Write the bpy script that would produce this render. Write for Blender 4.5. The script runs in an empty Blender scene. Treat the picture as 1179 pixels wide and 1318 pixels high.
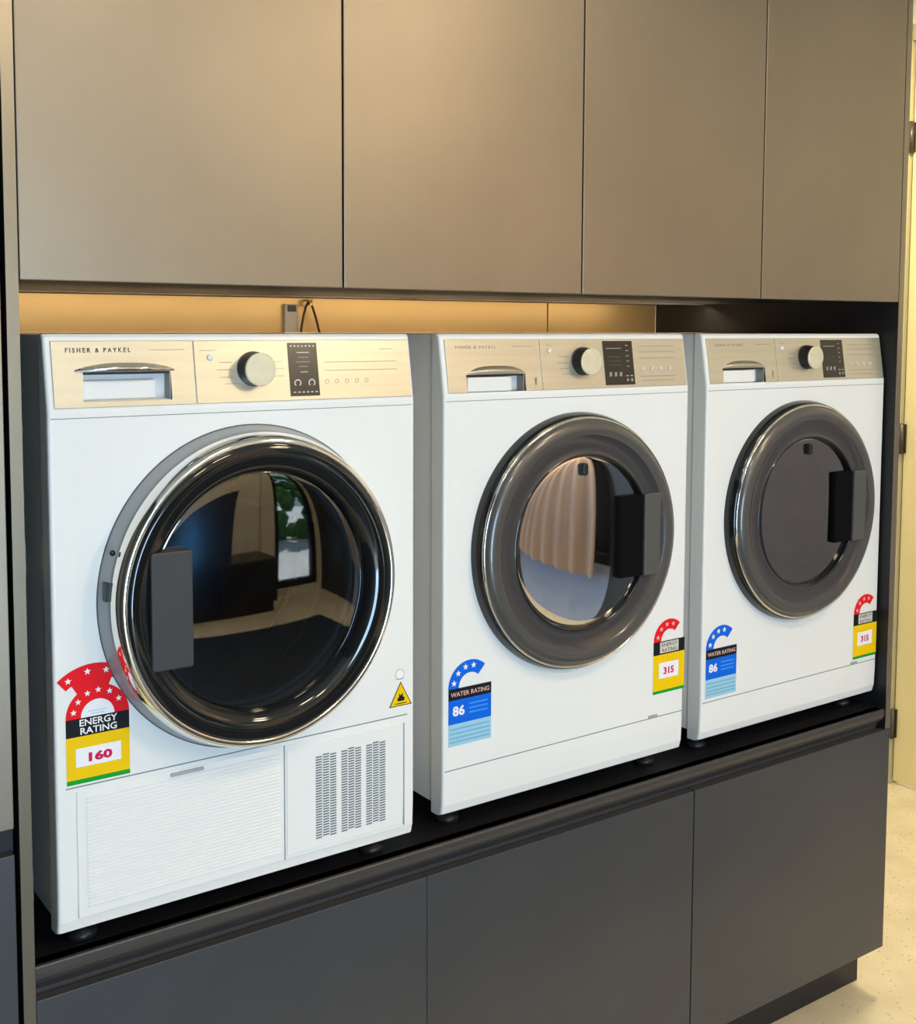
import bpy, math, random
from mathutils import Vector, Matrix
random.seed(7)
C = bpy.context.scene.collection
PI = math.pi

# ------------------------------------------------------------------ materials
def mat(name, col, rough=.5, metal=0., coat=0., spec=.5, var=0., vscale=4., stretch=(1, 1, 1), bump=0., bscale=40.,
        emit=None, speck=None, trans=0., ior=1.45, col2=None, alpha=1.):
    m = bpy.data.materials.new(name); m.use_nodes = True
    nt = m.node_tree; b = nt.nodes['Principled BSDF']
    b.inputs['Base Color'].default_value = (*col, 1)
    b.inputs['Roughness'].default_value = rough
    b.inputs['Metallic'].default_value = metal
    b.inputs['Coat Weight'].default_value = coat
    b.inputs['Coat Roughness'].default_value = .05
    b.inputs['Specular IOR Level'].default_value = spec
    b.inputs['Transmission Weight'].default_value = trans
    b.inputs['IOR'].default_value = ior
    if emit:
        b.inputs['Emission Color'].default_value = (*emit[0], 1); b.inputs['Emission Strength'].default_value = emit[1]
    tc = nt.nodes.new('ShaderNodeTexCoord'); mp = nt.nodes.new('ShaderNodeMapping')
    nt.links.new(tc.outputs['Object'], mp.inputs['Vector']); mp.inputs['Scale'].default_value = stretch
    if True:
        n = nt.nodes.new('ShaderNodeTexNoise'); n.inputs['Scale'].default_value = vscale; n.inputs['Detail'].default_value = 5
        nt.links.new(mp.outputs[0], n.inputs['Vector'])
        r = nt.nodes.new('ShaderNodeValToRGB')
        v = max(var, .012)
        c2 = col2 or tuple(min(1, c * (1 + v)) for c in col); c1 = tuple(c * (1 - v) for c in col)
        r.color_ramp.elements[0].position = .3; r.color_ramp.elements[1].position = .7
        r.color_ramp.elements[0].color = (*c1, 1); r.color_ramp.elements[1].color = (*c2, 1)
        nt.links.new(n.outputs['Fac'], r.inputs['Fac'])
        out = r.outputs['Color']
        if speck:
            vn = nt.nodes.new('ShaderNodeTexVoronoi'); vn.inputs['Scale'].default_value = speck[1]
            nt.links.new(tc.outputs['Object'], vn.inputs['Vector'])
            rr = nt.nodes.new('ShaderNodeValToRGB'); rr.color_ramp.elements[0].position = speck[2]; rr.color_ramp.elements[1].position = speck[2] + .08
            rr.color_ramp.elements[0].color = (1, 1, 1, 1); rr.color_ramp.elements[1].color = (0, 0, 0, 1)
            nt.links.new(vn.outputs['Distance'], rr.inputs['Fac'])
            mx = nt.nodes.new('ShaderNodeMix'); mx.data_type = 'RGBA'
            nt.links.new(rr.outputs['Color'], mx.inputs[0]); nt.links.new(out, mx.inputs[6]); mx.inputs[7].default_value = (*speck[0], 1)
            out = mx.outputs[2]
        nt.links.new(out, b.inputs['Base Color'])
    if bump:
        n2 = nt.nodes.new('ShaderNodeTexNoise'); n2.inputs['Scale'].default_value = bscale; n2.inputs['Detail'].default_value = 4
        nt.links.new(mp.outputs[0], n2.inputs['Vector'])
        bp = nt.nodes.new('ShaderNodeBump'); bp.inputs['Strength'].default_value = bump; bp.inputs['Distance'].default_value = .002
        nt.links.new(n2.outputs['Fac'], bp.inputs['Height']); nt.links.new(bp.outputs[0], b.inputs['Normal'])
    return m

def glass_mat(name, tint, refl, rough=.02, refl_tint=(1, 1, 1)):
    """thin tinted door glass: partly mirror, partly see-through"""
    m = bpy.data.materials.new(name); m.use_nodes = True
    nt = m.node_tree; nt.nodes.clear()
    o = nt.nodes.new('ShaderNodeOutputMaterial'); mx = nt.nodes.new('ShaderNodeMixShader')
    t = nt.nodes.new('ShaderNodeBsdfTransparent'); t.inputs[0].default_value = (*tint, 1)
    g = nt.nodes.new('ShaderNodeBsdfGlossy'); g.inputs['Roughness'].default_value = rough; g.inputs[0].default_value = (*refl_tint, 1)
    lw = nt.nodes.new('ShaderNodeFresnel'); lw.inputs['IOR'].default_value = 1.5
    mth = nt.nodes.new('ShaderNodeMath'); mth.operation = 'ADD'; mth.use_clamp = True; mth.inputs[1].default_value = refl
    nt.links.new(lw.outputs[0], mth.inputs[0]); nt.links.new(mth.outputs[0], mx.inputs[0])
    nt.links.new(t.outputs[0], mx.inputs[1]); nt.links.new(g.outputs[0], mx.inputs[2]); nt.links.new(mx.outputs[0], o.inputs[0])
    return m

M = {}
M['white'] = mat('white_enamel', (.82, .82, .80), .30, coat=.25)
M['white_plastic'] = mat('white_plastic', (.80, .80, .78), .42)
M['silver'] = mat('champagne_silver', (.62, .57, .45), .34, metal=.6, var=.05, vscale=3, stretch=(1, 1, 30))
M['chrome'] = mat('chrome', (.86, .85, .82), .10, metal=1)
M['knob_face'] = mat('brushed_knob_metal', (.74, .68, .50), .42, metal=.3, var=.06, vscale=60)
M['black_gloss'] = mat('black_gloss_plastic', (.008, .009, .010), .07, spec=.8)
M['black'] = mat('black_plastic', (.012, .012, .013), .4)
M['display'] = mat('dark_display', (.035, .028, .022), .22)
M['print_light'] = mat('pale_print', (.62, .60, .55), .5)
M['print_mid'] = mat('grey_print', (.33, .31, .26), .5)
M['print_dark'] = mat('dark_print', (.05, .045, .035), .5)
M['ring_grey'] = mat('graphite_door_plastic', (.105, .10, .095), .30, metal=.35, coat=.4)
M['ring_dark'] = mat('dark_graphite_plastic', (.045, .043, .045), .25, coat=.4)
M['handle_grey'] = mat('grey_handle_plastic', (.085, .082, .078), .45)
M['hollow'] = mat('matt_black_hollow', (.003, .003, .004), .8, spec=.1)
M['handle_dark'] = mat('dark_handle_plastic', (.04, .038, .04), .5)
M['door_base'] = mat('silver_grey_plastic', (.40, .42, .44), .35, metal=.2)
M['steel'] = mat('stainless_drum', (.30, .32, .34), .28, metal=1, var=.15, vscale=20)
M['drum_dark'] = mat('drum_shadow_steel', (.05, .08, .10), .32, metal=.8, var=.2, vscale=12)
M['rubber'] = mat('grey_rubber', (.09, .095, .10), .55)
M['bowl'] = mat('smoked_bowl', (.17, .16, .19), .25, coat=.5, var=.1)
M['red'] = mat('sticker_red', (.80, .012, .02), .5, spec=.12)
M['white_st'] = mat('sticker_white', (.85, .84, .86), .5, spec=.12)
M['black_st'] = mat('sticker_black', (.012, .014, .018), .5, spec=.12)
M['yellow'] = mat('sticker_yellow', (.86, .56, .005), .5, spec=.12)
M['green'] = mat('sticker_green', (.01, .33, .03), .5, spec=.12)
M['blue'] = mat('sticker_blue', (.005, .13, .72), .5, spec=.12)
M['blue_mid'] = mat('sticker_mid_blue', (.05, .28, .85), .5, spec=.12)
M['cyan_pale'] = mat('sticker_pale_blue', (.33, .58, .74), .5, spec=.12)
M['cyan_mid'] = mat('sticker_teal_blue', (.18, .44, .62), .5, spec=.12)
M['pink_st'] = mat('sticker_pink', (.75, .48, .42), .5, spec=.12)
M['magenta'] = mat('sticker_crimson', (.62, .01, .10), .5, spec=.12)
M['vent_dark'] = mat('vent_shadow_grey', (.16, .19, .21), .6)
M['laminate'] = mat('bronze_charcoal_laminate', (.30, .252, .192), .40, metal=.80, var=.10, vscale=2.2, bump=.05, bscale=90)
M['laminate_edge'] = mat('bronze_laminate_edge', (.32, .27, .20), .28, metal=.75)
M['carcass'] = mat('black_melamine', (.010, .010, .012), .5)
M['brown'] = mat('dark_brown_melamine', (.045, .032, .02), .5)
M['wall_blue'] = mat('blue_grey_paint', (.30, .36, .50), .6)  # cool daylight tint put into the wall colour mirrored in the washer door
M['shelf'] = mat('black_laminate_top', (.012, .012, .015), .42)
M['lam_dark'] = mat('charcoal_laminate', (.088, .09, .098), .38, metal=.5, var=.10, vscale=2.2, bump=.05, bscale=90)  # door laminate with the dimmer light low down put into its colour
M['mat_navy'] = mat('navy_mat', (.012, .018, .03), .7)
M['rail'] = mat('charcoal_rail', (.075, .07, .07), .42, metal=.4)
M['splash'] = mat('gold_tan_laminate', (.52, .37, .17), .34, metal=.45, var=.06, vscale=3)
M['cord'] = mat('black_cord', (.012, .010, .008), .5)
M['brass'] = mat('brass', (.75, .52, .18), .3, metal=.9)
M['outlet'] = mat('grey_outlet', (.34, .32, .30), .45)
M['floor'] = mat('cream_terrazzo', (.70, .61, .43), .38, var=.08, vscale=7, speck=((.34, .30, .24), 55, .10), col2=(.78, .69, .50))
M['wall'] = mat('cream_paint', (.72, .66, .52), .6, var=.02, bump=.05, bscale=200)
M['wall_dark'] = mat('charcoal_paint', (.035, .037, .045), .5)
M['wall_mauve'] = mat('mauve_grey_paint', (.30, .27, .29), .6, var=.02)
M['ceiling'] = mat('white_ceiling', (.82, .80, .75), .7)
M['door_cream'] = mat('cream_door_paint', (.80, .68, .36), .38, var=.03)
M['jamb'] = mat('olive_cream_jamb', (.42, .37, .20), .5)
M['hinge'] = mat('dark_bronze_hinge', (.10, .085, .06), .4, metal=.7)
M['frame_black'] = mat('black_window_frame', (.015, .016, .02), .35)
M['curtain'] = mat('tan_curtain', (.78, .56, .43), .8, var=.10, vscale=6, stretch=(1, 6, .3))
M['lamp'] = mat('warm_lamp_diffuser', (.9, .9, .85), .5, emit=((1, .84, .6), 3.))
M['hedge'] = mat('hedge_green', (.06, .16, .03), .8, var=.5, vscale=14)
M['paving'] = mat('pale_paving', (.62, .66, .70), .7, var=.1)
M['win_glass'] = glass_mat('window_glass', (.95, .97, .97), .0)
M['door_glass'] = glass_mat('smoked_door_glass', (.30, .42, .50), .10)
M['wash_glass'] = glass_mat('mirror_door_glass', (.22, .20, .22), .62)
M['wash_glass_matte'] = glass_mat('mirror_door_glass_matte', (.30, .28, .30), .22)

# ------------------------------------------------------------------ mesh builder
class MB:
    def __init__(s): s.v = []; s.f = []; s.m = []; s.mats = []; s.sm = []
    def mi(s, m):
        if m not in s.mats: s.mats.append(m)
        return s.mats.index(m)
    def add(s, vs, fs, m, smooth=False):
        o = len(s.v); s.v += [tuple(v) for v in vs]; k = s.mi(m)
        for f in fs: s.f.append(tuple(i + o for i in f)); s.m.append(k); s.sm.append(smooth)
        return s
    def box(s, x0, x1, y0, y1, z0, z1, m):
        vs = [(x, y, z) for x in (x0, x1) for y in (y0, y1) for z in (z0, z1)]
        return s.add(vs, [(0, 1, 3, 2), (4, 6, 7, 5), (0, 4, 5, 1), (2, 3, 7, 6), (0, 2, 6, 4), (1, 5, 7, 3)], m)
    def rbox(s, x0, x1, y0, y1, z0, z1, m, r=.003, n=3):
        """box whose outline in X-Z has rounded corners, front (-Y) edge chamfered"""
        def ring(d, y):
            out = []; rr = max(r - d, .0002)
            for cx, cz, a0 in ((x1 - r, z1 - r, 0), (x0 + r, z1 - r, 90), (x0 + r, z0 + r, 180), (x1 - r, z0 + r, 270)):
                for i in range(n + 1):
                    a = math.radians(a0 + 90 * i / n); out.append((cx + rr * math.cos(a), y, cz + rr * math.sin(a)))
            return out
        c = min(r, (y1 - y0) * .45) * .6
        rings = [ring(c, y0), ring(c * .3, y0 + c * .3), ring(0, y0 + c), ring(0, y1)]
        k = len(rings[0]); vs = [v for q in rings for v in q]
        fs = [tuple(range(k)), tuple(range(4 * k - 1, 3 * k - 1, -1))]
        for j in range(3):
            for i in range(k): fs.append((j * k + i, (j + 1) * k + i, (j + 1) * k + (i + 1) % k, j * k + (i + 1) % k))
        return s.add(vs, fs, m)
    def lathe(s, prof, m, cx=0, cz=0, n=96, cap0=False, cap1=False, smooth=True):
        """prof: (radius, y) turned round the Y axis at (cx, cz)"""
        vs = []
        for r, y in prof:
            for i in range(n):
                a = 2 * PI * i / n; vs.append((cx + r * math.cos(a), y, cz + r * math.sin(a)))
        fs = []
        for j in range(len(prof) - 1):
            for i in range(n): fs.append((j * n + i, j * n + (i + 1) % n, (j + 1) * n + (i + 1) % n, (j + 1) * n + i))
        if cap0: fs.append(tuple(range(n)))
        if cap1: fs.append(tuple(range(len(prof) * n - 1, (len(prof) - 1) * n - 1, -1)))
        return s.add(vs, fs, m, smooth)
    def poly(s, pts, y, m, t=.0003):
        """flat outline (x,z) given a small thickness towards -Y"""
        k = len(pts); vs = [(x, y - t, z) for x, z in pts] + [(x, y, z) for x, z in pts]
        fs = [tuple(range(k)), tuple(range(2 * k - 1, k - 1, -1))] + [(i, k + i, k + (i + 1) % k, (i + 1) % k) for i in range(k)]
        return s.add(vs, fs, m)
    def rect(s, x0, x1, z0, z1, y, m, t=.0003): return s.poly([(x0, z0), (x1, z0), (x1, z1), (x0, z1)], y, m, t)
    def arc(s, cx, cz, r0, r1, a0, a1, y, m, n=24, t=.0003):
        o = [(cx + r1 * math.cos(math.radians(a0 + (a1 - a0) * i / n)), cz + r1 * math.sin(math.radians(a0 + (a1 - a0) * i / n))) for i in range(n + 1)]
        q = [(cx + r0 * math.cos(math.radians(a1 + (a0 - a1) * i / n)), cz + r0 * math.sin(math.radians(a1 + (a0 - a1) * i / n))) for i in range(n + 1)]
        for i in range(n): s.poly([o[i], o[i + 1], q[n - 1 - i], q[n - i]], y, m, t)
        return s
    def disc(s, cx, cz, r, y, m, n=24, t=.0003): return s.poly([(cx + r * math.cos(2 * PI * i / n), cz + r * math.sin(2 * PI * i / n)) for i in range(n)], y, m, t)
    def star(s, cx, cz, r, y, m, rot=90, t=.0003):
        pts = [(cx + (r if i % 2 == 0 else r * .42) * math.cos(math.radians(rot + 36 * i)), cz + (r if i % 2 == 0 else r * .42) * math.sin(math.radians(rot + 36 * i))) for i in range(10)]
        for i in range(0, 10, 2): s.poly([pts[i], pts[(i + 1) % 10], (cx, cz), pts[i - 1]], y, m, t)
        return s
    def tube(s, pts, r, m, n=10):
        P = [Vector(p) for p in pts]; vs = []
        for i, p in enumerate(P):
            d = (P[min(i + 1, len(P) - 1)] - P[max(i - 1, 0)]).normalized()
            u = d.cross(Vector((0, 1, .01))).normalized(); w = d.cross(u).normalized()
            for k in range(n):
                a = 2 * PI * k / n; vs.append(p + r * (u * math.cos(a) + w * math.sin(a)))
        fs = [(j * n + i, j * n + (i + 1) % n, (j + 1) * n + (i + 1) % n, (j + 1) * n + i) for j in range(len(P) - 1) for i in range(n)]
        fs += [tuple(range(n)), tuple(range(len(P) * n - 1, (len(P) - 1) * n - 1, -1))]
        return s.add(vs, fs, m, True)
    def text(s, body, x, z, y, size, m, width=None, align='LEFT', space=1., bold=0.):
        cu = bpy.data.curves.new('t', 'FONT'); cu.body = body; cu.size = size; cu.align_x = align; cu.space_character = space
        cu.resolution_u = 2; cu.extrude = .00015; cu.offset = bold
        o = bpy.data.objects.new('t', cu); C.objects.link(o)
        me = bpy.data.meshes.new_from_object(o.evaluated_get(bpy.context.evaluated_depsgraph_get()))
        bpy.data.objects.remove(o)
        if len(me.vertices):
            xs = [v.co.x for v in me.vertices]; w = max(xs) - min(xs); k = (width / w) if width else 1.
            s.add([(x + v.co.x * k, y - v.co.z, z + v.co.y) for v in me.vertices], [tuple(p.vertices) for p in me.polygons], m)
        bpy.data.meshes.remove(me)
        return s
    def build(s, name, parent=None, loc=None, bevel=0, seg=2, label=None, kind=None):
        me = bpy.data.meshes.new(name); me.from_pydata(s.v, [], s.f)
        for k in s.mats: me.materials.append(M[k])
        for i, p in enumerate(me.polygons): p.material_index = s.m[i]; p.use_smooth = s.sm[i]
        me.validate(); me.update()
        import bmesh
        bm = bmesh.new(); bm.from_mesh(me); bmesh.ops.recalc_face_normals(bm, faces=bm.faces)
        if bevel:
            es = [e for e in bm.edges if len(e.link_faces) == 2 and e.calc_face_angle(0) > .6]
            bmesh.ops.bevel(bm, geom=es, offset=bevel, segments=seg, affect='EDGES', profile=.5, clamp_overlap=True)
        bm.to_mesh(me); bm.free()
        o = bpy.data.objects.new(name, me); C.objects.link(o)
        if parent: o.parent = parent
        if loc: o.location = loc
        if label: o['label'] = label
        if kind: o['kind'] = kind
        return o

def cut(o, *builders):
    """subtract shapes from o (real openings)"""
    for b in builders:
        c = b.build('cutter', o.parent)
        md = o.modifiers.new('b', 'BOOLEAN'); md.object = c; md.operation = 'DIFFERENCE'; md.solver = 'EXACT'
        bpy.context.view_layer.update()
        me = bpy.data.meshes.new_from_object(o.evaluated_get(bpy.context.evaluated_depsgraph_get()))
        o.modifiers.clear(); old = o.data; o.data = me; me.name = old.name
        bpy.data.meshes.remove(old); cm = c.data; bpy.data.objects.remove(c); bpy.data.meshes.remove(cm)

def tag(o, label=None, cat=None, group=None, kind=None):
    if label: o['label'] = label
    if cat: o['category'] = cat
    if group: o['group'] = group
    if kind: o['kind'] = kind
    return o
def thing(name, label, cat, loc=(0, 0, 0), group=None):
    o = bpy.data.objects.new(name, None); C.objects.link(o); o.location = loc; o.empty_display_size = .05
    return tag(o, label, cat, group)
def copy_tree(o, parent=None):
    c = o.copy(); C.objects.link(c)
    if parent: c.parent = parent
    for ch in list(o.children): copy_tree(ch, c)
    return c

# ------------------------------------------------------------------ place (metres, floor at 0; the niche front is the plane y = 0)
H0 = 1.60                     # eye height
XL, XR = .4333, 2.4143        # inner face of left end panel, outer face of right end panel
YC = -.0221                   # face of the cabinet doors
YB = .7607                    # splashback
ZSH = H0 - .8975              # shelf top at its front edge ~ .7025
ZM = H0 - .8622               # underside of the machines .7378
X1, X2, X3 = .4654, 1.1401, 1.7944
Y1, Y2, Y3 = -.0279, 0., .0052
WX0, WX1 = -.72, 3.575        # room
WY0, WY1 = -4.6, .80
CE = 2.75

def structure(name, b, **k): o = b.build(name, **k); o['kind'] = 'structure'; return o
structure('floor', MB().box(WX0, WX1 + .3, WY0, WY1 + .2, -.1, 0, 'floor'))
tag(MB().box(.3, 3.1, -3.8, -.62, 0, .008, 'mat_navy').build('floor_mat', bevel=.003), 'dark navy floor mat lying in front of the machines', 'mat')  # added mat, darkens the floor mirrored in the doors and cuts bounce
structure('ceiling', MB().box(WX0, WX1 + .1, WY0, WY1 + .1, CE, CE + .1, 'ceiling'))
structure('wall_back', MB().box(WX0, WX1 + .1, WY1, WY1 + .1, 0, CE, 'wall'))
# unseen left wall, made dark to cut bounce light on the dryer side
w = MB(); w.box(WX0 - .1, WX0, WY0, WY1, 0, CE, 'wall_dark')
structure('wall_left', w)
# wall opposite the machines
w = MB(); fy0, fy1 = WY0 - .1, WY0
w.box(WX0, -.4, fy0, fy1, 0, CE, 'wall_dark').box(-.4, .9, fy0, fy1, 2.2, CE, 'wall').box(.9, 3.05, fy0, fy1, 1.15, CE, 'wall').box(.9, 2.65, fy0, fy1, 0, 1.15, 'wall_dark').box(2.65, 3.05, fy0, fy1, 0, 1.15, 'wall')
w.box(3.05, 3.52, fy0, fy1, 2.25, CE, 'wall').box(3.52, WX1 + .1, fy0, fy1, 0, CE, 'wall').box(3.05, 3.52, fy0, fy1, 0, .06, 'wall')
structure('wall_front', w)
# right wall: door near the back corner, curtained window further along
w = MB()
w.box(WX1, WX1 + .1, .77, WY1, 0, CE, 'wall').box(WX1, WX1 + .1, -.16, .77, 2.62, CE, 'wall')
w.box(WX1, WX1 + .1, -2.15, -.16, 1.5, CE, 'wall').box(WX1, WX1 + .1, -1.65, -.16, 0, 1.5, 'wall_mauve').box(WX1, WX1 + .1, -2.15, -1.65, 0, 1.5, 'wall_dark').box(WX1, WX1 + .1, -3.5, -2.15, 2.3, CE, 'wall').box(WX1, WX1 + .1, -3.5, -2.15, 0, .5, 'wall_blue').box(WX1, WX1 + .1, WY0, -3.5, 0, 1.6, 'wall_dark').box(WX1, WX1 + .1, WY0, -3.5, 1.6, CE, 'wall')
structure('wall_right', w)

def window(name, x0, x1, y0, y1, z0, z1, bars, axis):
    f = MB(); t = .06
    def bx(a0, a1, c0, c1):
        if axis == 'x': f.box(a0, a1, y0, y1, c0, c1, 'frame_black')
        else: f.box(x0, x1, a0, a1, c0, c1, 'frame_black')
    a0, a1 = (x0, x1) if axis == 'x' else (y0, y1)
    bx(a0, a0 + t, z0, z1); bx(a1 - t, a1, z0, z1); bx(a0 + t, a1 - t, z0, z0 + t); bx(a0 + t, a1 - t, z1 - t, z1)
    for b in bars: bx(b - t / 2, b + t / 2, z0 + t, z1 - t)
    o = f.build(name, bevel=.004); o['kind'] = 'structure'
    g = MB(); e = .003
    if axis == 'x': g.box(x0 + t, x1 - t, (y0 + y1) / 2 - e, (y0 + y1) / 2 + e, z0 + t, z1 - t, 'win_glass')
    else: g.box((x0 + x1) / 2 - e, (x0 + x1) / 2 + e, y0 + t, y1 - t, z0 + t, z1 - t, 'win_glass')
    g.build('window_pane', parent=o)
window('window_1', -.4, .9, WY0 - .08, WY0 - .02, 0, 2.2, (.25,), 'x')
window('window_2', 3.05, 3.52, WY0 - .08, WY0 - .02, .06, 2.25, (), 'x')
window('window_3', WX1 + .03, WX1 + .08, -3.5, -2.15, .5, 2.3, (-2.8,), 'y')
# unseen warm ceiling lamps; curtain and door ones added to brighten them
for i, (lx, ly) in enumerate(((.9, -1.55), (2.0, -1.55), (.9, -3.1), (2.6, -3.1), (3.05, .2))):
    t = thing('ceiling_light', 'round warm recessed ceiling light', 'ceiling light', (lx, ly, CE), 'round warm recessed ceiling lights')
    b = MB(); n = 32
    vs = []
    for r, z in ((.15, 0), (.165, -.004), (.165, -.016), (.15, -.018)):
        vs += [(r * math.cos(2 * PI * k / n), r * math.sin(2 * PI * k / n), z) for k in range(n)]
    b.add(vs, [(j * n + k, j * n + (k + 1) % n, (j + 1) * n + (k + 1) % n, (j + 1) * n + k) for j in range(3) for k in range(n)], 'white_plastic', True)
    b.build('lamp_frame', t)
    MB().add([(.15 * math.cos(2 * PI * k / n), .15 * math.sin(2 * PI * k / n), -.014) for k in range(n)], [tuple(range(n))], 'lamp').build('diffuser', t)

# cream door in the right wall
d = MB().box(WX1 + .012, WX1 + .05, -.115, .752, .012, 2.56, 'door_cream').build('door_1', bevel=.002); d['kind'] = 'structure'
j = MB(); j.box(WX1 - .006, WX1 + .09, .756, .797, 0, 2.62, 'jamb').box(WX1 - .006, WX1 + .09, -.16, -.12, 0, 2.62, 'jamb').box(WX1 - .006, WX1 + .09, -.12, .756, 2.565, 2.62, 'jamb')
j.build('door_frame', d, bevel=.003)
for z in (2.245, 1.222, .219):
    h = MB(); n = 14
    vs = [(WX1 - .002 + .009 * math.cos(2 * PI * k / n), .752 + .009 * math.sin(2 * PI * k / n), z + s) for s in (-.052, .052) for k in range(n)]
    h.add(vs, [tuple(range(n)), tuple(range(2 * n - 1, n - 1, -1))] + [(k, (k + 1) % n, n + (k + 1) % n, n + k) for k in range(n)], 'hinge', True)
    h.box(WX1 + .006, WX1 + .0125, .741, .752, z - .05, z + .05, 'hinge')
    h.build('door_hinge', d)
h = MB().tube([(WX1 + .012, -.06, 1.05), (WX1 - .045, -.06, 1.05), (WX1 - .05, -.05, 1.05), (WX1 - .05, .06, 1.05)], .009, 'chrome'); h.build('door_handle', d)
# curtain hung in front of the right hand window, pillar beside the far window
b = MB(); n = 90
for side in (0, 1):
    pass
vs = []
for i in range(n + 1):
    y = -3.55 + 1.35 * i / n; x = WX1 - .10 + .022 * math.sin(i * .55) + .008 * math.sin(i * .23 + 1)
    vs += [(x, y, .45), (x, y, 2.42), (x + .003, y, .45), (x + .003, y, 2.42)]
fs = []
for i in range(n):
    a = 4 * i; fs += [(a, a + 4, a + 5, a + 1), (a + 2, a + 3, a + 7, a + 6), (a + 1, a + 5, a + 7, a + 3), (a, a + 2, a + 6, a + 4)]
b.add(vs, fs + [(0, 1, 3, 2), (4 * n, 4 * n + 2, 4 * n + 3, 4 * n + 1)], 'curtain', True)
tag(b.build('curtain'), 'tan curtain over the side window, mirrored in the middle washer door', 'curtain')
t = thing('low_cabinet', 'low black cabinet against the far wall, mirrored in the dryer door', 'cabinet', (2.4, WY0, 0))
MB().box(-.55, .49, .002, .40, .08, .41, 'frame_black').build('carcass', t, bevel=.003)
MB().box(-.54, -.032, .40, .418, .085, .405, 'frame_black').build('door', t, bevel=.002)
MB().box(-.028, .48, .40, .418, .085, .405, 'frame_black').build('door', t, bevel=.002)
MB().box(-.53, .47, .03, .37, 0, .08, 'frame_black').build('plinth', t)
structure('trim_1', MB().box(2.90, 3.03, WY0, WY0 + .06, 0, CE, 'wall'))

# outside
structure('ground_outside', MB().box(-9, 9, -12, WY0 - .12, -.15, -.05, 'paving').box(-9, WX0 - .12, WY0 - .12, 4, -.15, -.05, 'paving'))
hb = MB(); random.seed(3)
for i in range(700):
    cx = random.uniform(-3.5, 7); cz = random.uniform(0, 1.75); cy = -7.6 + random.uniform(-.25, .25); r = random.uniform(.1, .2)
    n = 6; vs = [(cx, cy - r, cz), (cx, cy + r, cz)] + [(cx + r * math.cos(2 * PI * k / n), cy, cz + r * math.sin(2 * PI * k / n)) for k in range(n)]
    hb.add(vs, [(0, 2 + k, 2 + (k + 1) % n) for k in range(n)] + [(1, 2 + (k + 1) % n, 2 + k) for k in range(n)], 'hedge')
tag(hb.build('hedge'), 'green garden hedge outside the window, mirrored in the dryer door', 'hedge')

# ------------------------------------------------------------------ cabinetry
def slab(name, x0, x1, z0, z1, parent, m='laminate', y0=YC, th=.018, lab=None):
    return MB().box(x0, x1, y0, y0 + th, z0, z1, m).build(name, parent, bevel=.0012, label=lab)
G = .0016
ZU = H0 + .0605                # underside of the wall cabinets
# four wall cabinet doors on two double cabinets
seams = [XL, .9312, 1.4299, 1.9204, XR - .018]
DT = 2.36
labs = ['wide bronze-grey wall cabinet pair above the dryer and the left washer', 'bronze-grey wall cabinet pair at right above the two washers']
for k in range(2):
    a, m_, c = seams[2 * k], seams[2 * k + 1], seams[2 * k + 2]
    t = thing('wall_cabinet', labs[k], 'cabinet', ((a + c) / 2, YC, ZU), 'bronze-grey wall cabinets')
    t['label'] = labs[k]
    ox, oy, oz = t.location
    def L(b): b.v = [(x - ox, y - oy, z - oz) for x, y, z in b.v]; return b
    L(MB().box(a + .001, c - .001, YC + .019, YB - .001, ZU + .003, DT, 'brown')).build('carcass', t, bevel=.001)
    L(MB().box(a + .03, c - .03, YB - .212, YB - .188, ZU + .001, ZU + .0034, 'outlet')).build('light_strip', t, bevel=.001)  # added strip, housing for the lamp that brightens the splashback
    L(MB().box(a + G, m_ - G, YC, YC + .018, ZU, DT, 'laminate')).build('door', t, bevel=.0012)
    L(MB().box(m_ + G, c - G, YC, YC + .018, ZU, DT, 'laminate')).build('door', t, bevel=.0012)
# filler above the wall cabinets up to the ceiling
tag(MB().box(XL, XR - .018, YC + .004, YC + .022, DT + .003, CE - .002, 'laminate').build('bulkhead_panel', bevel=.001), 'bronze-grey filler panel between wall cabinets and ceiling', 'panel')

# end panels
def end_panel(x0, x1, lab, zbot=0., kick=False):
    t = thing('end_panel', lab, 'panel', ((x0 + x1) / 2, YC, zbot))
    ox = (x0 + x1) / 2
    if kick:
        MB().box(x0 - ox, x1 - ox, .001, YB - YC, .6555, CE - .004, 'carcass').box(x0 - ox, x1 - ox, .021, YB - YC, .116, .6553, 'carcass').build('board', t)
        MB().box(x0 - ox, x1 - ox, .07, YB - YC, 0, .1158, 'carcass').build('foot_board', t)
    else:
        MB().box(x0 - ox, x1 - ox, .001, YB - YC, 0, CE - .004, 'carcass').build('board', t)
    zz = .6555 if kick else 0
    MB().box(x0 - ox, x1 - ox, 0, .0011, zz, CE - .004, 'laminate_edge').build('edge_strip', t)
    return t
tl = end_panel(XL - .0165, XL, 'tall narrow bronze-grey end panel left of the dryer')
for z, h in ((1.45, .012), (1.36, .012), (1.255, .05), (.82, .016), (.795, .012)):
    MB().rbox(0, 0 + .004, .012, .03, z, z + h, 'chrome', r=.0008).build('hinge_plate', tl, loc=(.00826, 0, 0))
end_panel(XR - .018, XR, 'tall narrow end panel right of the right washer, black inside', kick=True)

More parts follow.
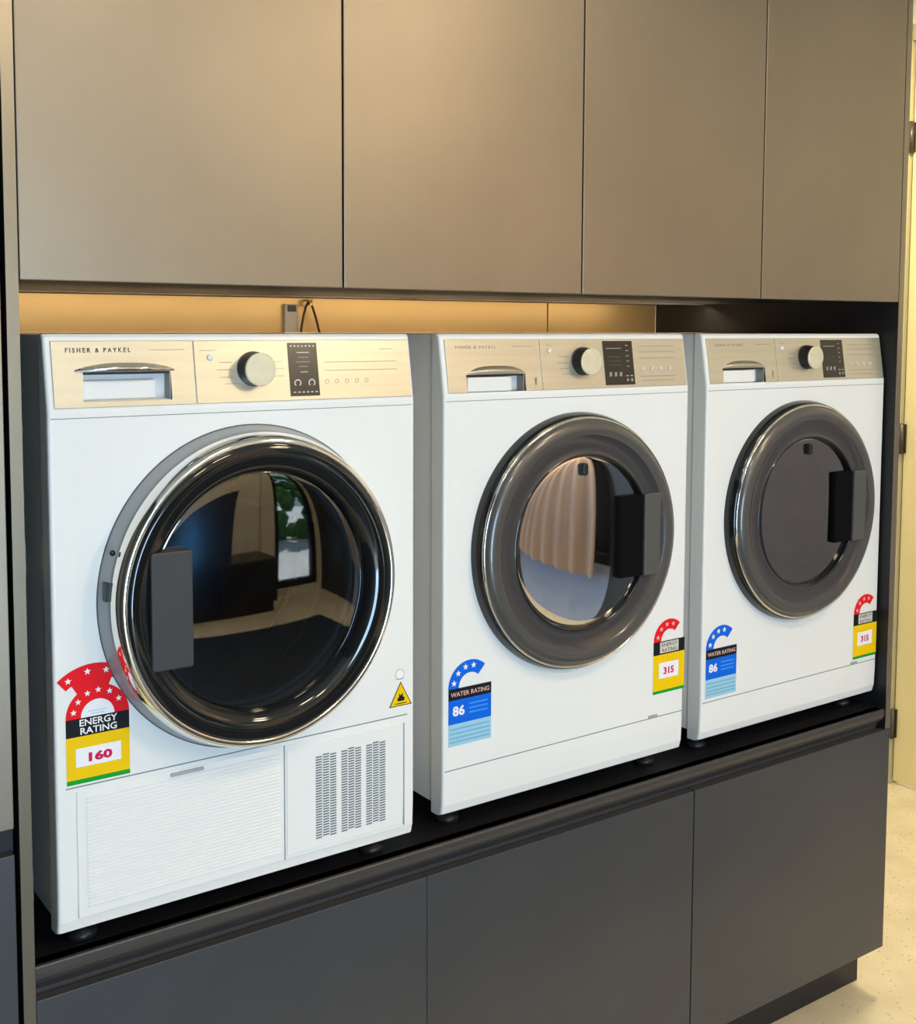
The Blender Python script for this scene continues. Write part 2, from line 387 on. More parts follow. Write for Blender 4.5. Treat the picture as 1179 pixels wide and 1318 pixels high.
# tall cabinet at far left
t = thing('tall_cabinet', 'tall charcoal cabinet cut off by the left edge of the photo', 'cabinet', (-.1, YC, 0))
xr = XL - .0165 - .004
def TL(b): b.v = [(x + .1, y - YC, z) for x, y, z in b.v]; return b
TL(MB().box(-.7, xr, YC + .022, YB, 0.1, CE - .004, 'carcass')).build('carcass', t)
TL(MB().box(-.7, xr, YC + .06, YB, 0, .1, 'carcass')).build('kick_board', t)
TL(MB().box(-.7, xr - .003, YC, YC + .018, H0 - .690, CE - .01, 'laminate')).build('upper_door', t, bevel=.0012)
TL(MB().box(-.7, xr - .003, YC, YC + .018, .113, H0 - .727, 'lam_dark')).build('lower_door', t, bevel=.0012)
TL(MB().box(-.7, xr - .001, YC + .016, YC + .0215, H0 - .727, H0 - .690, 'shelf')).build('handle_recess', t)

# splashback: two sheets with an open joint
for k, (a, c, lab) in enumerate(((XL + .001, 1.9965, 'long gold-tan splashback sheet behind dryer and left washer'), (2.0005, XR - .019, 'short gold-tan splashback sheet behind the right washer'))):
    tag(MB().box(a, c, YB, YB + .012, ZSH + .01, ZU + .2, 'splash').build('splashback_sheet', bevel=.0008), lab, 'splashback')

# shelf that carries the machines, with a hollow finger rail along its front
a, c = XL + .0005, XR - .0185
t = thing('appliance_shelf', 'long black shelf under the three laundry machines with charcoal front rail', 'shelf', ((a + c) / 2, YC, ZSH))
ox = (a + c) / 2
MB().box(a - ox, c - ox, .006, YB - YC - .002, -.025, 0, 'shelf').build('shelf_board', t)
# rail profile (y,z): lip, face, sweeping back under
pr = [(.006, .0015), (.001, .001), (-.0005, -.001), (-.0005, -.010), (.002, -.018), (.008, -.027), (.015, -.034), (.021, -.042), (.022, -.058), (.026, -.058), (.026, 0), (.006, 0)]
n = len(pr); vs = [(x, y, z) for x in (a - ox, c - ox - .006) for y, z in pr]
MB().add(vs, [tuple(range(n)), tuple(range(2 * n - 1, n - 1, -1))] + [(i, n + i, n + (i + 1) % n, (i + 1) % n) for i in range(n)], 'rail').build('finger_rail', t)

# base cabinets with one door each
ZD0, ZD1 = H0 - 1.484, H0 - .9462
xs = [XL, 1.0926, 1.7518, XR - .018]
bl = ['charcoal base cabinet under the dryer, beside the left end panel', 'charcoal base cabinet under the middle machine', 'charcoal base cabinet at right end under the right washer']
for k in range(3):
    a, c = xs[k], xs[k + 1]; o_ = (a + c) / 2
    t = thing('base_cabinet', bl[k], 'cabinet', (o_, YC, ZD0), 'charcoal base cabinets')
    MB().box(a - o_ + .0008, c - o_ - .0008, .028, YB - YC, 0, ZD1 - ZD0 + .015, 'carcass').build('carcass', t)
    gl = .0008 if k == 0 else (.0005 if k == 1 else G); gr = .0005 if k == 0 else G
    if k == 2: gr = -.018
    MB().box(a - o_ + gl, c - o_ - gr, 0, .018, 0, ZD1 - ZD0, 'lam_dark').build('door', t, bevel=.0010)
tag(MB().box(XL, XR - .0005, .046, .062, 0, ZD0 - .003, 'shelf').build('kick_board', bevel=.001), 'recessed dark kick board along the floor under the base cabinets', 'kick board')

# socket and cord seen in the slot above the dryer
t = thing('wall_outlet', 'small grey power outlet in the slot above the dryer', 'outlet', (1.237, YB, 1.625))
MB().rbox(-.017, .017, -.012, 0, -.045, .025, 'outlet', r=.004).build('plate', t)
MB().rbox(-.010, .010, -.016, -.012, .008, .022, 'black', r=.002).build('switch', t)
t = thing('power_cord', 'thin black cord looped over a brass hook behind the dryer', 'cord', (1.277, YB, 1.655))
pts = [(-.022, -.02, -.10), (-.020, -.02, -.06), (-.014, -.02, -.03), (-.008, -.02, -.010), (-.003, -.02, -.002), (.003, -.02, -.002), (.009, -.02, -.012), (.017, -.02, -.035), (.027, -.02, -.07), (.033, -.02, -.10)]
MB().tube(pts, .0028, 'cord').build('cord', t)
MB().tube([(0, 0, .004), (0, -.012, .003), (0, -.020, -.006), (0, -.028, -.006), (0, -.030, .004)], .0032, 'brass').build('hook', t)

# ------------------------------------------------------------------ machines
W, H = .596, .85
ZK = .742                      # where the front panel meets the sloping control panel
SL = .017                      # how far the top leans back
def yz(z): return 0 if z < ZK else SL * (z - ZK) / (H - ZK)
def lean(b, off=0.):
    b.v = [(x, y + (yz(z)), z) for x, y, z in b.v]; return b

def make_body(t, door_c, door_r):
    # casing set back behind the front panel, hollow towards the door
    b = MB(); e = .0018; y0 = .0385; y1 = .60
    b.box(e, .02, y0, y1, .018, H - .001, 'white').box(W - .02, W - e, y0, y1, .018, H - .001, 'white').box(.02, W - .02, y0, y1, H - .02, H - .001, 'white')
    b.box(.02, W - .02, y0, y1, .018, .03, 'white').box(.02, W - .02, y1 - .01, y1, .03, H - .02, 'white')
    b.build('casing', t)
    # front panel: profile swept across the width, rounded corners, real openings
    pr = [(.014, 0), (.006, .004), (.0015, .020), (0, .06), (0, ZK), (SL * .5, (ZK + H) / 2), (SL, H - .004), (SL + .004, H), (.0365, H), (.0365, 0)]
    n = len(pr); vs = [(x, y, z) for x in (0, W) for y, z in pr]
    fp = MB().add(vs, [tuple(range(n)), tuple(range(2 * n - 1, n - 1, -1))] + [(i, n + i, n + (i + 1) % n, (i + 1) % n) for i in range(n)], 'white')
    o = fp.build('front_panel', t)
    import bmesh
    bm = bmesh.new(); bm.from_mesh(o.data)
    es = [e_ for e_ in bm.edges if all(abs(v.co.x - e_.verts[0].co.x) < 1e-6 for v in e_.verts) and max(v.co.y for v in e_.verts) < .025 and len(e_.link_faces) == 2 and e_.calc_face_angle(0) > .5]
    bmesh.ops.bevel(bm, geom=es, offset=.006, segments=4, affect='EDGES', profile=.6)
    bm.to_mesh(o.data); bm.free()
    c = MB().lathe([(door_r, -.05), (door_r, .2)], 'white', *door_c, n=64, cap0=True, cap1=True, smooth=False)
    cut(o, c)
    for p in o.data.polygons: p.use_smooth = False
    # feet
    for fx in (.05, W - .05):
        for fy in (.06, .54):
            f = MB(); k = 16
            vs = [(fx + r * math.cos(2 * PI * i / k), fy + r * math.sin(2 * PI * i / k), z) for r, z in ((.022, -.0352), (.022, -.024), (.010, -.022), (.010, .019)) for i in range(k)]
            f.add(vs, [(j * k + i, j * k + (i + 1) % k, (j + 1) * k + (i + 1) % k, (j + 1) * k + i) for j in range(3) for i in range(k)] + [tuple(range(k))], 'black', True)
            f.build('foot', t)
    return o

def fascia_parts(t, div, disp, knob, handle, dz0=.752):
    """sloping control panel; disp=(x0,x1,z0,z1)"""
    Ztop = .8405
    # two sheets separated by the drawer joint
    for nm, a, c in (('detergent_drawer', .0095, div - .0007), ('control_panel', div + .0007, W - .006)):
        b = MB().box(a, c, -.0022, .004, ZK + .006, Ztop, 'silver')
        o = lean(b).build(nm, t, bevel=.0008)
        if nm == 'detergent_drawer':
            hx0, hx1, hz0, hz1, hx = handle
            # pocket for the fingers
            k = MB().box(hx0, hx1, -.03, .012 + .03, hz0, hz1, 'silver')
            cut(o, k)
            dr = o
    return dr

def knob_part(t, cx, cz, r=.0255, d=.030):
    y = yz(cz)
    b = MB().lathe([(r + .001, y - .001), (r + .001, y - .006), (r, y - .010), (r - .001, y - d + .004)], 'black', cx, cz, 48, cap0=True)
    o = b.build('control_knob', t)
    MB().lathe([(r - .001, y - d + .004), (r - .0005, y - d + .001), (r - .002, y - d), (.002, y - d - .0004)], 'knob_face', cx, cz, 48, cap1=True, smooth=False).build('knob_cap', o)
    return o

def tiny_rows(b, rows, y0, m):
    for x0, x1, z in rows:
        x = x0
        while x < x1:
            w = random.uniform(.0012, .003); b.rect(x, min(x + w, x1), z - .0006, z + .0006, y0, m, .0002); x += w + .0008
    return b

def energy_sticker(t, x, z, big, digits):
    """x,z = lower left corner; a red arch of stars over black, yellow and green fields"""
    b = MB(); y = -.0004; w = .0905
    wb = w; k = 0.
    if big:
        zb, zy0, zy1 = z, z + .0065, z + .068
        zk1 = z + .094; cx = x + w / 2; R = w / 2; r = .024
        b.rect(x, x + w, zy1, zk1, y, 'black_st'); b.rect(x, x + w, zy0, zy1, y, 'yellow'); b.rect(x, x + w, zb, zy0, y, 'green')
        b.arc(cx, zk1, r, R, 0, 180, y, 'red', 40); b.disc(cx, zk1, r, y + .0001, 'white_st', 40)
        b.arc(cx - .004, zk1 - .004, .061, .080, 60, 131, y - .0001, 'red', 20).arc(cx - .004, zk1 - .004, .044, .0615, 66, 122, y - .00005, 'red', 16)
        for a in (168, 142, 114, 88, 60, 30): b.star(cx + .035 * math.cos(math.radians(a)), zk1 + .035 * math.sin(math.radians(a)) + .002, .0048, y - .0004, 'white_st')
        for a in (122, 98, 76): b.star(cx - .004 + .070 * math.cos(math.radians(a)), zk1 - .004 + .070 * math.sin(math.radians(a)), .0052, y - .0005, 'white_st')
        b.text('ENERGY', cx - .027, zk1 - .0115, y - .0005, .0135, 'white_st', width=.054, bold=.0002)
        b.text('RATING', cx - .026, zk1 - .0235, y - .0005, .0135, 'white_st', width=.052, bold=.0002)
        b.rect(x + .013, x + w - .013, z + .024, z + .051, y - .0004, 'white_st')
        b.text(digits, cx - .018, z + .0305, y - .0009, .0165, 'magenta', width=.034, bold=.0008)
        tiny_rows(b, [(cx - .013, cx + .013, zk1 + .008), (cx - .010, cx + .010, zk1 + .004)], y - .0004, 'cyan_pale')
    else:
        w = .0875; cx = x + w / 2; zy1 = z + .079; zk1 = z + .106
        b.rect(x, x + w, zy1, zk1, y, 'black_st'); b.rect(x, x + w, z + .006, zy1, y, 'yellow'); b.rect(x, x + w, z, z + .006, y, 'green')
        b.arc(cx - .0, zk1, .023, .0435, 48, 180, y, 'red', 32)
        for a in (166, 134, 103, 72): b.star(cx + .033 * math.cos(math.radians(a)), zk1 + .033 * math.sin(math.radians(a)) + .001, .0056, y - .0004, 'pink_st')
        b.rect(cx - .026, cx + .026, zy1 + .003, zk1 - .002, y - .0003, 'print_light')
        b.text('ENERGY', cx - .022, zk1 - .0115, y - .0006, .0105, 'black_st', width=.044); b.text('RATING', cx - .021, zk1 - .0225, y - .0006, .0105, 'black_st', width=.042)
        b.rect(x + .015, x + w - .017, z + .030, z + .062, y - .0004, 'white_st')
        b.text(digits, cx - .016, z + .0385, y - .0009, .019, 'magenta', width=.029, bold=.0007)
    return b.build('energy_rating_sticker', t)

def water_sticker(t, x, z):
    b = MB(); y = -.0004; w = .0935; cx = x + .047; zc = z + .103
    b.rect(x, x + w, z, z + .0395, y, 'cyan_pale')
    for zz in (.006, .013, .021, .029): b.rect(x + .003, x + w - .003, z + zz, z + zz + .0028, y - .0003, 'cyan_mid')
    b.rect(x, x + w, z + .0395, z + .0825, y, 'blue'); b.rect(x, x + w, z + .0825, zc, y, 'black_st')
    b.arc(cx, zc, .025, .0475, 47, 180, y, 'blue', 32)
    for a in (166, 136, 107, 79): b.star(cx + .0365 * math.cos(math.radians(a)), zc + .0365 * math.sin(math.radians(a)) + .001, .0062, y - .0004, 'white_st')
    b.text('WATER', x + .005, zc - .0145, y - .0005, .0115, 'pink_st', width=.040, bold=.0001)
    b.text('RATING', x + .048, zc - .0145, y - .0005, .0115, 'pink_st', width=.040, bold=.0001)
    b.text('86', x + .009, z + .0545, y - .0005, .0235, 'white_st', width=.026, bold=.0008)
    for zz in (.070, .062, .054): b.rect(x + .045, x + w - .008, z + zz, z + zz + .003, y - .0003, 'blue_mid')
    return b.build('water_rating_sticker', t)

def seam(t, x0, x1, z, name='panel_joint', h=.0016):
    return MB().box(x0, x1, -.00025, .001, z, z + h, 'vent_dark').build(name, t)

# ---------- dryer
def make_dryer():
    t = thing('clothes_dryer', 'white clothes dryer at left with black glass door and lower vent grille', 'clothes dryer', (X1, Y1, ZM))
    cx, cz = .297, .467
    fp = make_body(t, (cx, cz), .188)
    dr = fascia_parts(t, .2155, None, None, (.050, .1785, .756, .797, .6), .752)
    dr.name = 'water_tank_drawer'
    # drawer handle: arched hood over a pale recessed tray
    b = MB(); a0, a1 = .040, .184; n = 18
    vs = []
    for i in range(n + 1):
        u = i / n; x = a0 + (a1 - a0) * u; hgt = .0165 * (1 - abs(2 * u - 1) ** 2.6)
        y0 = yz(.80)
        vs += [(x, y0 - .003, .7975), (x, y0 - .003 - .012 * (1 - abs(2 * u - 1) ** 3), .7985), (x, y0 - .003, .8000 + hgt * .6)]
    fs = []
    for i in range(n):
        q = 3 * i; fs += [(q, q + 3, q + 4, q + 1), (q + 1, q + 4, q + 5, q + 2), (q, q + 2, q + 5, q + 3)]
    b.add(vs, fs, 'chrome', True).build('handle_hood', dr)
    cut(fp, MB().box(.050, .1785, -.05, .0275, .756, .797, 'white'))
    p = MB(); p.box(.050, .1785, .026, .028, .756, .797, 'white_plastic').box(.050, .1785, .008, .026, .755, .757, 'white_plastic').box(.050, .0515, .006, .026, .757, .797, 'white_plastic').box(.1765, .1785, .006, .026, .757, .797, 'outlet')
    p.box(.0515, .1765, .006, .027, .7935, .797, 'black')
    p.build('handle_recess', dr)
    MB().box(.054, .160, .016, .026, .757, .785, 'white_plastic').build('handle_tray', dr, bevel=.003)
    b = MB(); b.text('FISHER & PAYKEL', .0285, .8245, yz(.826) - .0026, .0092, 'print_dark', width=.092, space=1.5, bold=.0001); lean_none = b.build('brand_lettering', dr)
    tiny_rows(MB(), [(.150, .202, .8275)], yz(.8275) - .0024, 'print_mid').build('model_lettering', dr)
    cp = [c_ for c_ in t.children if c_.name.startswith('control_panel')][0]
    knob_part(cp, .309, .7975)
    MB().lathe([(.0046, yz(.818) - .0018), (.0046, yz(.818) - .0045), (.003, yz(.818) - .0052)], 'white_plastic', .2405, .8155, 20, cap1=True).build('power_button', cp)
    b = MB(); b.box(.369, .4195, -.0032, .002, .7545, .8365, 'display'); lean(b)
    def pt(x0, x1, z, m='print_light', h=.0012): b.rect(x0, x1, z - h / 2, z + h / 2, yz(z) - .0034, m)
    for i in range(7): pt(.373 + i * .0065, .376 + i * .0065, .8315, 'print_light', .0022)
    pt(.384, .405, .8215, 'print_light', .0014); pt(.386, .404, .814, 'print_mid'); pt(.382, .406, .807, 'print_mid'); pt(.386, .402, .800, 'print_mid'); pt(.388, .401, .7915, 'print_light')
    for q in (.382, .4065): b.arc(q, .7745, .0042, .0060, 0, 360, yz(.7745) - .0035, 'print_light', 20)
    for i in range(6): pt(.374 + i * .0075, .378 + i * .0075, .7605, 'print_light', .0018)
    b.build('display', cp)
    b = MB(); random.seed(11)
    for z in (.826, .806, .793): 
        tiny_rows(b, [(.432, .565, z)], yz(z) - .0024, 'print_mid') if z != .826 else tiny_rows(b, [(.535, .560, z)], yz(z) - .0024, 'print_mid')
    for i in range(9):
        a = math.radians(150 - i * 30 + 40); 
    for z, x0, x1 in ((.826, .225, .25), (.808, .255, .275), (.797, .25, .272), (.786, .255, .275), (.776, .262, .285), (.808, .343, .360), (.797, .345, .362), (.786, .343, .36)):
        tiny_rows(b, [(x0, x1, z)], yz(z) - .0024, 'print_mid')
    b.build('panel_lettering', cp)
    for q in (.434, .452, .470, .488, .506): MB().arc(q, .776, .0028, .0036, 0, 360, yz(.776) - .0025, 'print_mid', 14).build('touch_key', cp)
    # base strip under the control panel
    # ---- door
    do = MB().lathe([(.247, .0005), (.2455, -.004), (.241, -.016), (.2385, -.027), (.235, -.030), (.226, -.031), (.200, -.030), (.200, .0005)], 'door_base', cx, cz, 128).build('door', t)
    MB().lathe([(.248, .0008), (.2478, -.0012), (.2455, -.0016), (.2445, .0008)], 'rubber', cx, cz, 128).build('door_seal', do)
    MB().lathe([(.2360, -.028), (.2385, -.030), (.2380, -.034), (.2335, -.050), (.2300, -.0550), (.2240, -.0575), (.2215, -.055)], 'chrome', cx, cz, 128).build('chrome_rim', do)
    MB().lathe([(.2225, -.0545), (.2205, -.0580), (.2150, -.0590), (.2050, -.0588), (.1930, -.0570), (.1860, -.0520), (.1810, -.042), (.179, -.030)], 'black_gloss', cx, cz, 128).build('black_rim', do)
    # convex smoked glass and the inner bowl behind it
    pr = [(.1805, -.036)] + [(.1805 * math.cos(k * PI / 2 / 14), -.036 - .005 * math.sin(k * PI / 2 / 14)) for k in range(1, 14)] + [(.002, -.041)]
    MB().lathe(pr, 'door_glass', cx, cz, 96, cap1=True).build('door_glass', do)
    b = MB().rbox(.108, .172, -.0630, -.040, .377, .546, 'handle_dark', r=.004)
    hd = b.build('door_handle', do)
    do.scale = (.965, 1, 1); do.location = (cx * .035 + .004, 0, 0)
    # latch window and screw in the side of the door
    for z, h_, nm in ((.478, .012, 'latch'),):
        pass
    a = math.radians(180)
    MB().box(cx - .2435, cx - .2345, -.026, -.014, .478, .504, 'black').build('latch_slot', do)
    MB().lathe([(.0042, -.0262), (.0042, -.0275)], 'black', cx - .232, .546, 16, cap0=True, cap1=True).build('hinge_screw', do)
    # drum
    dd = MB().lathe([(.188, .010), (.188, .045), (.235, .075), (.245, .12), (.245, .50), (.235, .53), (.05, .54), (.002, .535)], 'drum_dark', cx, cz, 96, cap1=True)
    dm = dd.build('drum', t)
    MB().lathe([(.186, .006), (.180, .002), (.177, .010), (.180, .035), (.186, .038)], 'rubber', cx, cz, 96).build('drum_collar', dm)
    for a0 in (20, 140, 260):
        b = MB(); ra = math.radians(a0); vs = []
        for y in (.14, .49):
            for da, r in ((-.11, .243), (-.03, .195), (.03, .195), (.11, .243)): vs.append((cx + r * math.cos(ra + da), y, cz + r * math.sin(ra + da)))
        b.add(vs, [(0, 1, 5, 4), (1, 2, 6, 5), (2, 3, 7, 6), (0, 3, 2, 1), (4, 5, 6, 7)], 'steel').build('drum_paddle', dm)
    for y in (.20, .30): MB().lathe([(.2445, y), (.240, y + .004), (.240, y + .008), (.2445, y + .012)], 'steel', cx, cz, 72).build('drum_rib', dm)
    # ---- lower service flap
    seam(t, .014, .582, .2125)
    pl = MB().box(.028, .571, -.0016, .001, .022, .206, 'white_plastic')
    po = pl.build('filter_flap', t, bevel=.001)
    b = MB()
    for i in range(30):
        z = .0365 + i * .0054
        b.add([(.042, -.0016, z), (.346, -.0016, z), (.346, -.0042, z + .0012), (.042, -.0042, z + .0012), (.346, -.0016, z + .0034), (.042, -.0016, z + .0034)], [(0, 1, 2, 3), (3, 2, 4, 5), (0, 3, 5), (1, 4, 2)], 'white_plastic')
    b.build('louvre_grille', po)
    MB().box(.3515, .3530, -.0022, .001, .022, .206, 'vent_dark').build('flap_joint', po)
    MB().rbox(.166, .218, -.0050, -.0010, .1985, .2035, 'door_base', r=.002).build('flap_latch', po)
    MB().box(.356, .566, -.0030, .001, .0275, .2005, 'white_plastic').build('vent_cover', po, bevel=.001)
    for x0, x1 in ((.4060, .4450), (.4530, .4915), (.4995, .5380)):
        b = MB(); n = 32; hh = (.1795 - .0425) / n; cw = (x1 - x0) / 3
        for i in range(n):
            for c in range(3):
                z = .0425 + (i + .5) * hh + (hh * .25 if c % 2 else -hh * .25); xa = x0 + c * cw
                b.box(xa + .0008, xa + cw - .0008, -.0034, -.0028, z - hh * .27, z + hh * .27, 'vent_dark')
        b.build('air_vent', po)
    b = MB().box(.5745, .5762, -.0016, .001, .024, .200, 'door_base')
    b.build('edge_groove', po)
    energy_sticker(t, .0155, .2175, True, '160')
    b = MB(); y = -.0004
    b.poly([(.5465, .2300), (.5910, .2300), (.5690, .2715)], y, 'black_st'); b.poly([(.5490, .2314), (.5885, .2314), (.5690, .2685)], y - .0003, 'yellow')
    b.poly([(.563, .2385), (.575, .2385), (.577, .2435), (.5735, .2455), (.5725, .2520), (.569, .2475), (.5660, .2520), (.5655, .2455), (.562, .2430)], y - .0006, 'black_st')
    b.rect(.558, .580, .2338, .2352, y - .0006, 'black_st')
    b.build('warning_sticker', t)
    MB().arc(.5675, .2840, .0075, .0092, 0, 360, -.0002, 'pink_st', 24).disc(.5675, .2840, .0075, -.0002, 'white_st').rect(.5585, .5765, .2755, .2765, -.0002, 'print_light').build('notice_sticker', t)
    return t

# ---------- washer
def make_washer():
    t = thing('washing_machine', '', 'washing machine', (X2, Y2, ZM), 'front loading washing machines')
    cx, cz = .301, .463
    fp = make_body(t, (cx, cz), .170)
    cut(fp, MB().box(.049, .18, -.05, .0275, .748, .779, 'white'))
    dr = fascia_parts(t, .2190, None, None, (.0490, .1800, .7480, .7790, .6))
    p = MB(); p.box(.049, .18, .026, .028, .747, .779, 'white_plastic').box(.049, .18, .006, .026, .7465, .748, 'white_plastic').box(.049, .0505, .006, .026, .748, .779, 'white_plastic').box(.178, .18, .006, .026, .748, .779, 'outlet').box(.0505, .178, .006, .027, .7755, .779, 'black')
    p.build('handle_recess', dr)
    MB().box(.053, .150, .004, .026, .7485, .7745, 'white_plastic').build('handle_tray', dr, bevel=.003)
    b = MB(); n = 18; vs = []
    for i in range(n + 1):
        u = i / n; x = .046 + .140 * u; y0 = yz(.79)
        vs += [(x, y0 - .002, .7795), (x, y0 - .002 - .007 * (1 - abs(2 * u - 1) ** 3), .7805), (x, y0 - .002, .782 + .012 * (1 - abs(2 * u - 1) ** 2.6))]
    fs = []
    for i in range(n):
        q = 3 * i; fs += [(q, q + 3, q + 4, q + 1), (q + 1, q + 4, q + 5, q + 2), (q, q + 2, q + 5, q + 3)]
    b.add(vs, fs, 'silver', True).build('handle_hood', dr)
    b = MB(); b.text('FISHER & PAYKEL', .0300, .8240, yz(.826) - .0026, .0080, 'print_mid', width=.088, space=1.5); b.build('brand_lettering', dr)
    random.seed(5); tiny_rows(MB(), [(.155, .205, .8275)], yz(.8275) - .0024, 'print_mid').build('model_lettering', dr)
    MB().rbox(.2015, .2045, -.0040 + yz(.765), .0, .758, .772, 'print_mid', r=.001).build('drawer_catch', dr)
    cp = [c_ for c_ in t.children if c_.name.startswith('control_panel')][0]
    knob_part(cp, .3185, .7990)
    MB().lathe([(.0048, yz(.82) - .0018), (.0048, yz(.82) - .0045), (.003, yz(.82) - .0052)], 'white_plastic', .2400, .8190, 20, cap1=True).build('power_button', cp)
    b = MB(); b.box(.3725, .4480, -.0032, .002, .7530, .8365, 'display'); lean(b)
    def pt(x0, x1, z, m='print_light', h=.0012): b.rect(x0, x1, z - h / 2, z + h / 2, yz(z) - .0034, m)
    pt(.379, .418, .8225, 'print_mid', .0015)
    for z in (.8065, .7985, .7905): pt(.382, .416, z, 'print_dark', .0025)
    for q in (.383, .396, .409): pt(q, q + .006, .7725, 'print_mid', .010)
    for z in (.828, .818, .808, .798, .788): pt(.430, .436, z, 'print_mid', .0018)
    for q in (.426, .437): 
        pt(q, q + .006, .770, 'print_light', .0014); b.arc(q + .003, .762, .0018, .0026, 0, 360, yz(.762) - .0034, 'print_light', 12)
    b.build('display', cp)
    for q in (.4720, .4960, .5200, .5440):
        MB().lathe([(.0046, yz(.782) - .0018), (.0046, yz(.782) - .0035), (.0034, yz(.782) - .0042)], 'print_light', q, .7820, 16, cap1=True).build('option_button', cp)
    b = MB(); random.seed(8)
    for z, x0, x1 in ((.826, .465, .560), (.815, .465, .560), (.803, .465, .560), (.768, .464, .562), (.760, .468, .556),
                      (.829, .234, .248), (.808, .262, .285), (.797, .258, .280), (.786, .262, .285), (.776, .268, .295), (.812, .350, .366), (.799, .350, .368), (.786, .350, .366)):
        tiny_rows(b, [(x0, x1, z)], yz(z) - .0024, 'print_mid')
    b.build('panel_lettering', cp)
    # ---- door: black outer side, bright line, graphite rings, glass
    do = MB().lathe([(.2425, .0006), (.2420, -.006), (.2375, -.020), (.2345, -.023), (.2200, -.023), (.170, -.010), (.170, .0006)], 'black_gloss', cx, cz, 128).build('door', t)
    MB().lathe([(.2350, -.0222), (.2335, -.0265), (.2315, -.0272), (.2300, -.0255)], 'chrome', cx, cz, 128).build('chrome_rim', do)
    MB().lathe([(.2305, -.0250), (.2270, -.0310), (.2190, -.0345), (.2100, -.0350), (.2020, -.0330)], 'ring_grey', cx, cz, 128).build('outer_ring', do)
    MB().lathe([(.2022, -.0332), (.1980, -.0310), (.1850, -.0270), (.1720, -.0255), (.1660, -.0275)], 'ring_dark', cx, cz, 128).build('inner_ring', do)
    MB().lathe([(.1662, -.0272), (.1640, -.0290), (.1618, -.0272), (.1610, -.022)], 'black_gloss', cx, cz, 128).build('glass_trim', do)
    MB().lathe([(.1612, -.0225), (.1595, -.018), (.1580, -.004)], 'black_gloss', cx, cz, 96).build('glass_seal', do)
    pr = [(.1600 * math.cos(k * PI / 2 / 12), -.018 - .003 * math.sin(k * PI / 2 / 12)) for k in range(12)] + [(.002, -.021)]
    MB().lathe(pr, 'wash_glass', cx, cz, 96, cap1=True).build('door_glass', do)
    # handle plate across the ring and the black grip hollow beside it
    b = MB().rbox(.4475, .4900, -.0345, -.026, .3840, .5440, 'handle_grey', r=.004)
    hd = b.build('door_handle', do)
    MB().rbox(.3860, .4470, -.0300, -.018, .3850, .5430, 'hollow', r=.003).build('grip_hollow', hd)
    MB().rbox(.2935, .3065, -.0285, -.020, .588, .612, 'black', r=.006).build('door_bumper', do)
    dm = MB().lathe([(.170, .010), (.170, .05), (.225, .08), (.238, .12), (.238, .45), (.22, .48), (.002, .485)], 'steel', cx, cz, 96, cap1=True).build('drum', t)
    MB().lathe([(.169, .002), (.158, .004), (.155, .012), (.160, .04), (.169, .045)], 'rubber', cx, cz, 96).build('drum_collar', dm)
    seam(t, .004, W - .004, .0815)
    seam(t, .004, W - .004, .7335, h=.0010)
    MB().rbox(.4980, .5230, -.0012, .001, .0830, .0885, 'door_base', r=.002).build('filter_catch', t)
    return t

dryer = make_dryer()
seam(dryer, .004, W - .004, .7335, h=.0010)
w2 = make_washer()
w3 = copy_tree(w2); w3.location = (X3, Y3, ZM)
water_sticker(w2, .0112, .1252); energy_sticker(w2, .5095, .1290, False, '315')
water_sticker(w3, .0125, .0905); energy_sticker(w3, .5060, .0935, False, '315')
w2['label'] = 'middle white washing machine, tan curtain mirrored in its round door'
w3['label'] = 'right white washing machine beside the black end panel, door glass dull purple-grey'
for o in w3.children:
    for c in o.children:
        if c.name.startswith('door_glass'):
            c.data = c.data.copy(); c.data.materials[0] = M['wash_glass_matte']

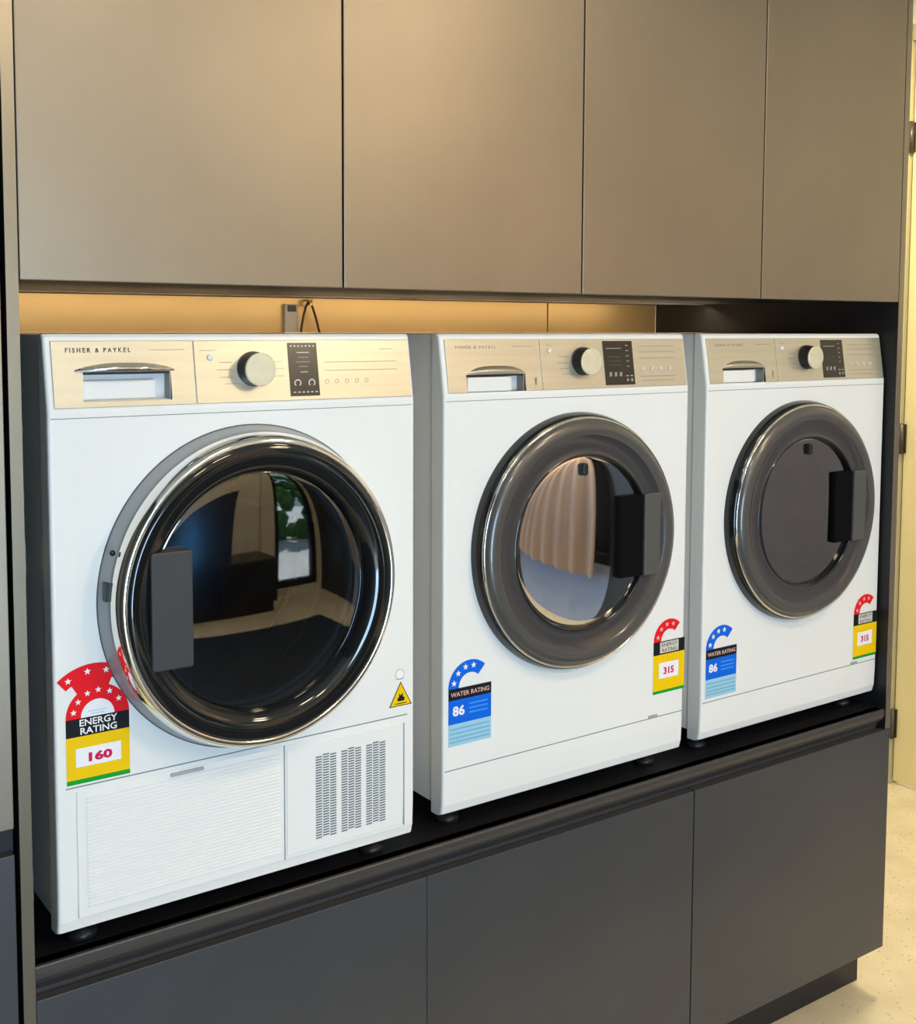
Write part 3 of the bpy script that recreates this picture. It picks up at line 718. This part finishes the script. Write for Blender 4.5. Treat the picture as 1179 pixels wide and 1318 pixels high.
# ------------------------------------------------------------------ lights
def area(name, loc, rot, sx, sy, power, col):
    l = bpy.data.lights.new(name, 'AREA'); l.shape = 'RECTANGLE'; l.size = sx; l.size_y = sy; l.energy = power; l.color = col
    o = bpy.data.objects.new(name, l); C.objects.link(o); o.location = loc; o.rotation_euler = rot; return o
WARM = (1, .80, .52); COOL = (.50, .74, 1.)
for lx, ly, p in ((.9, -1.55, 7), (2.0, -1.55, 10), (.9, -3.1, 18), (2.6, -3.1, 38), (3.05, .2, 26)):  # unseen lamps; those by curtain and door added to brighten them
    area('ceiling_lamp_light', (lx, ly, CE - .03), (0, 0, 0), .28, .28, p, WARM if lx < 3 else (1, .87, .60))
area('window_daylight', (.25, WY0 + .03, 1.0), (math.radians(90), 0, 0), 1.1, 1.9, 102, COOL)
area('under_cabinet_light', (1.42, YB - .2, ZU - .001), (math.radians(20), 0, 0), 1.92, .012, 2.4, (1, .76, .46))  # added lamp that brightens the splashback
s = bpy.data.lights.new('sun', 'SUN'); s.energy = 11; s.color = (1, .95, .88); s.angle = .01
so = bpy.data.objects.new('sun', s); C.objects.link(so); so.rotation_euler = Vector((-.12, .35, -.93)).to_track_quat('-Z', 'Y').to_euler()
wd = bpy.data.worlds.new('world'); bpy.context.scene.world = wd; wd.use_nodes = True
bg = wd.node_tree.nodes['Background']; bg.inputs[0].default_value = (.62, .78, 1., 1); bg.inputs[1].default_value = 1.3

# ------------------------------------------------------------------ camera
F, CX, CY = 1512.2425, 591.5816, 535.3855; YAW, PITCH, ROLL = .6176, .0757, .0041
cam = bpy.data.cameras.new('camera'); co = bpy.data.objects.new('camera', cam); C.objects.link(co)
cam.sensor_fit = 'VERTICAL'; cam.sensor_height = 24.; cam.lens = F / 1318 * 24.
cam.shift_x = (1179 / 2 - CX) / 1318; cam.shift_y = -(1318 / 2 - CY) / 1318
fwd = Vector((math.sin(YAW) * math.cos(PITCH), math.cos(YAW) * math.cos(PITCH), -math.sin(PITCH)))
r0 = Vector((math.cos(YAW), -math.sin(YAW), 0)); u0 = r0.cross(fwd)
r_ = r0 * math.cos(ROLL) + u0 * math.sin(ROLL); u_ = -r0 * math.sin(ROLL) + u0 * math.cos(ROLL)
mw = Matrix((( r_.x, u_.x, -fwd.x, 0), (r_.y, u_.y, -fwd.y, 0), (r_.z, u_.z, -fwd.z, 0), (0, 0, 0, 1)))
mw.translation = Vector((0, -1.6516, H0)); co.matrix_world = mw; cam.clip_start = .02
sc = bpy.context.scene; sc.camera = co
sc.view_settings.view_transform = 'Standard'; sc.view_settings.look = 'None'; sc.view_settings.exposure = .25; sc.view_settings.gamma = 1
sc.view_settings.use_curve_mapping = False
sc.cycles.use_denoising = True
sc.cycles.max_bounces = 8; sc.cycles.sample_clamp_indirect = 6
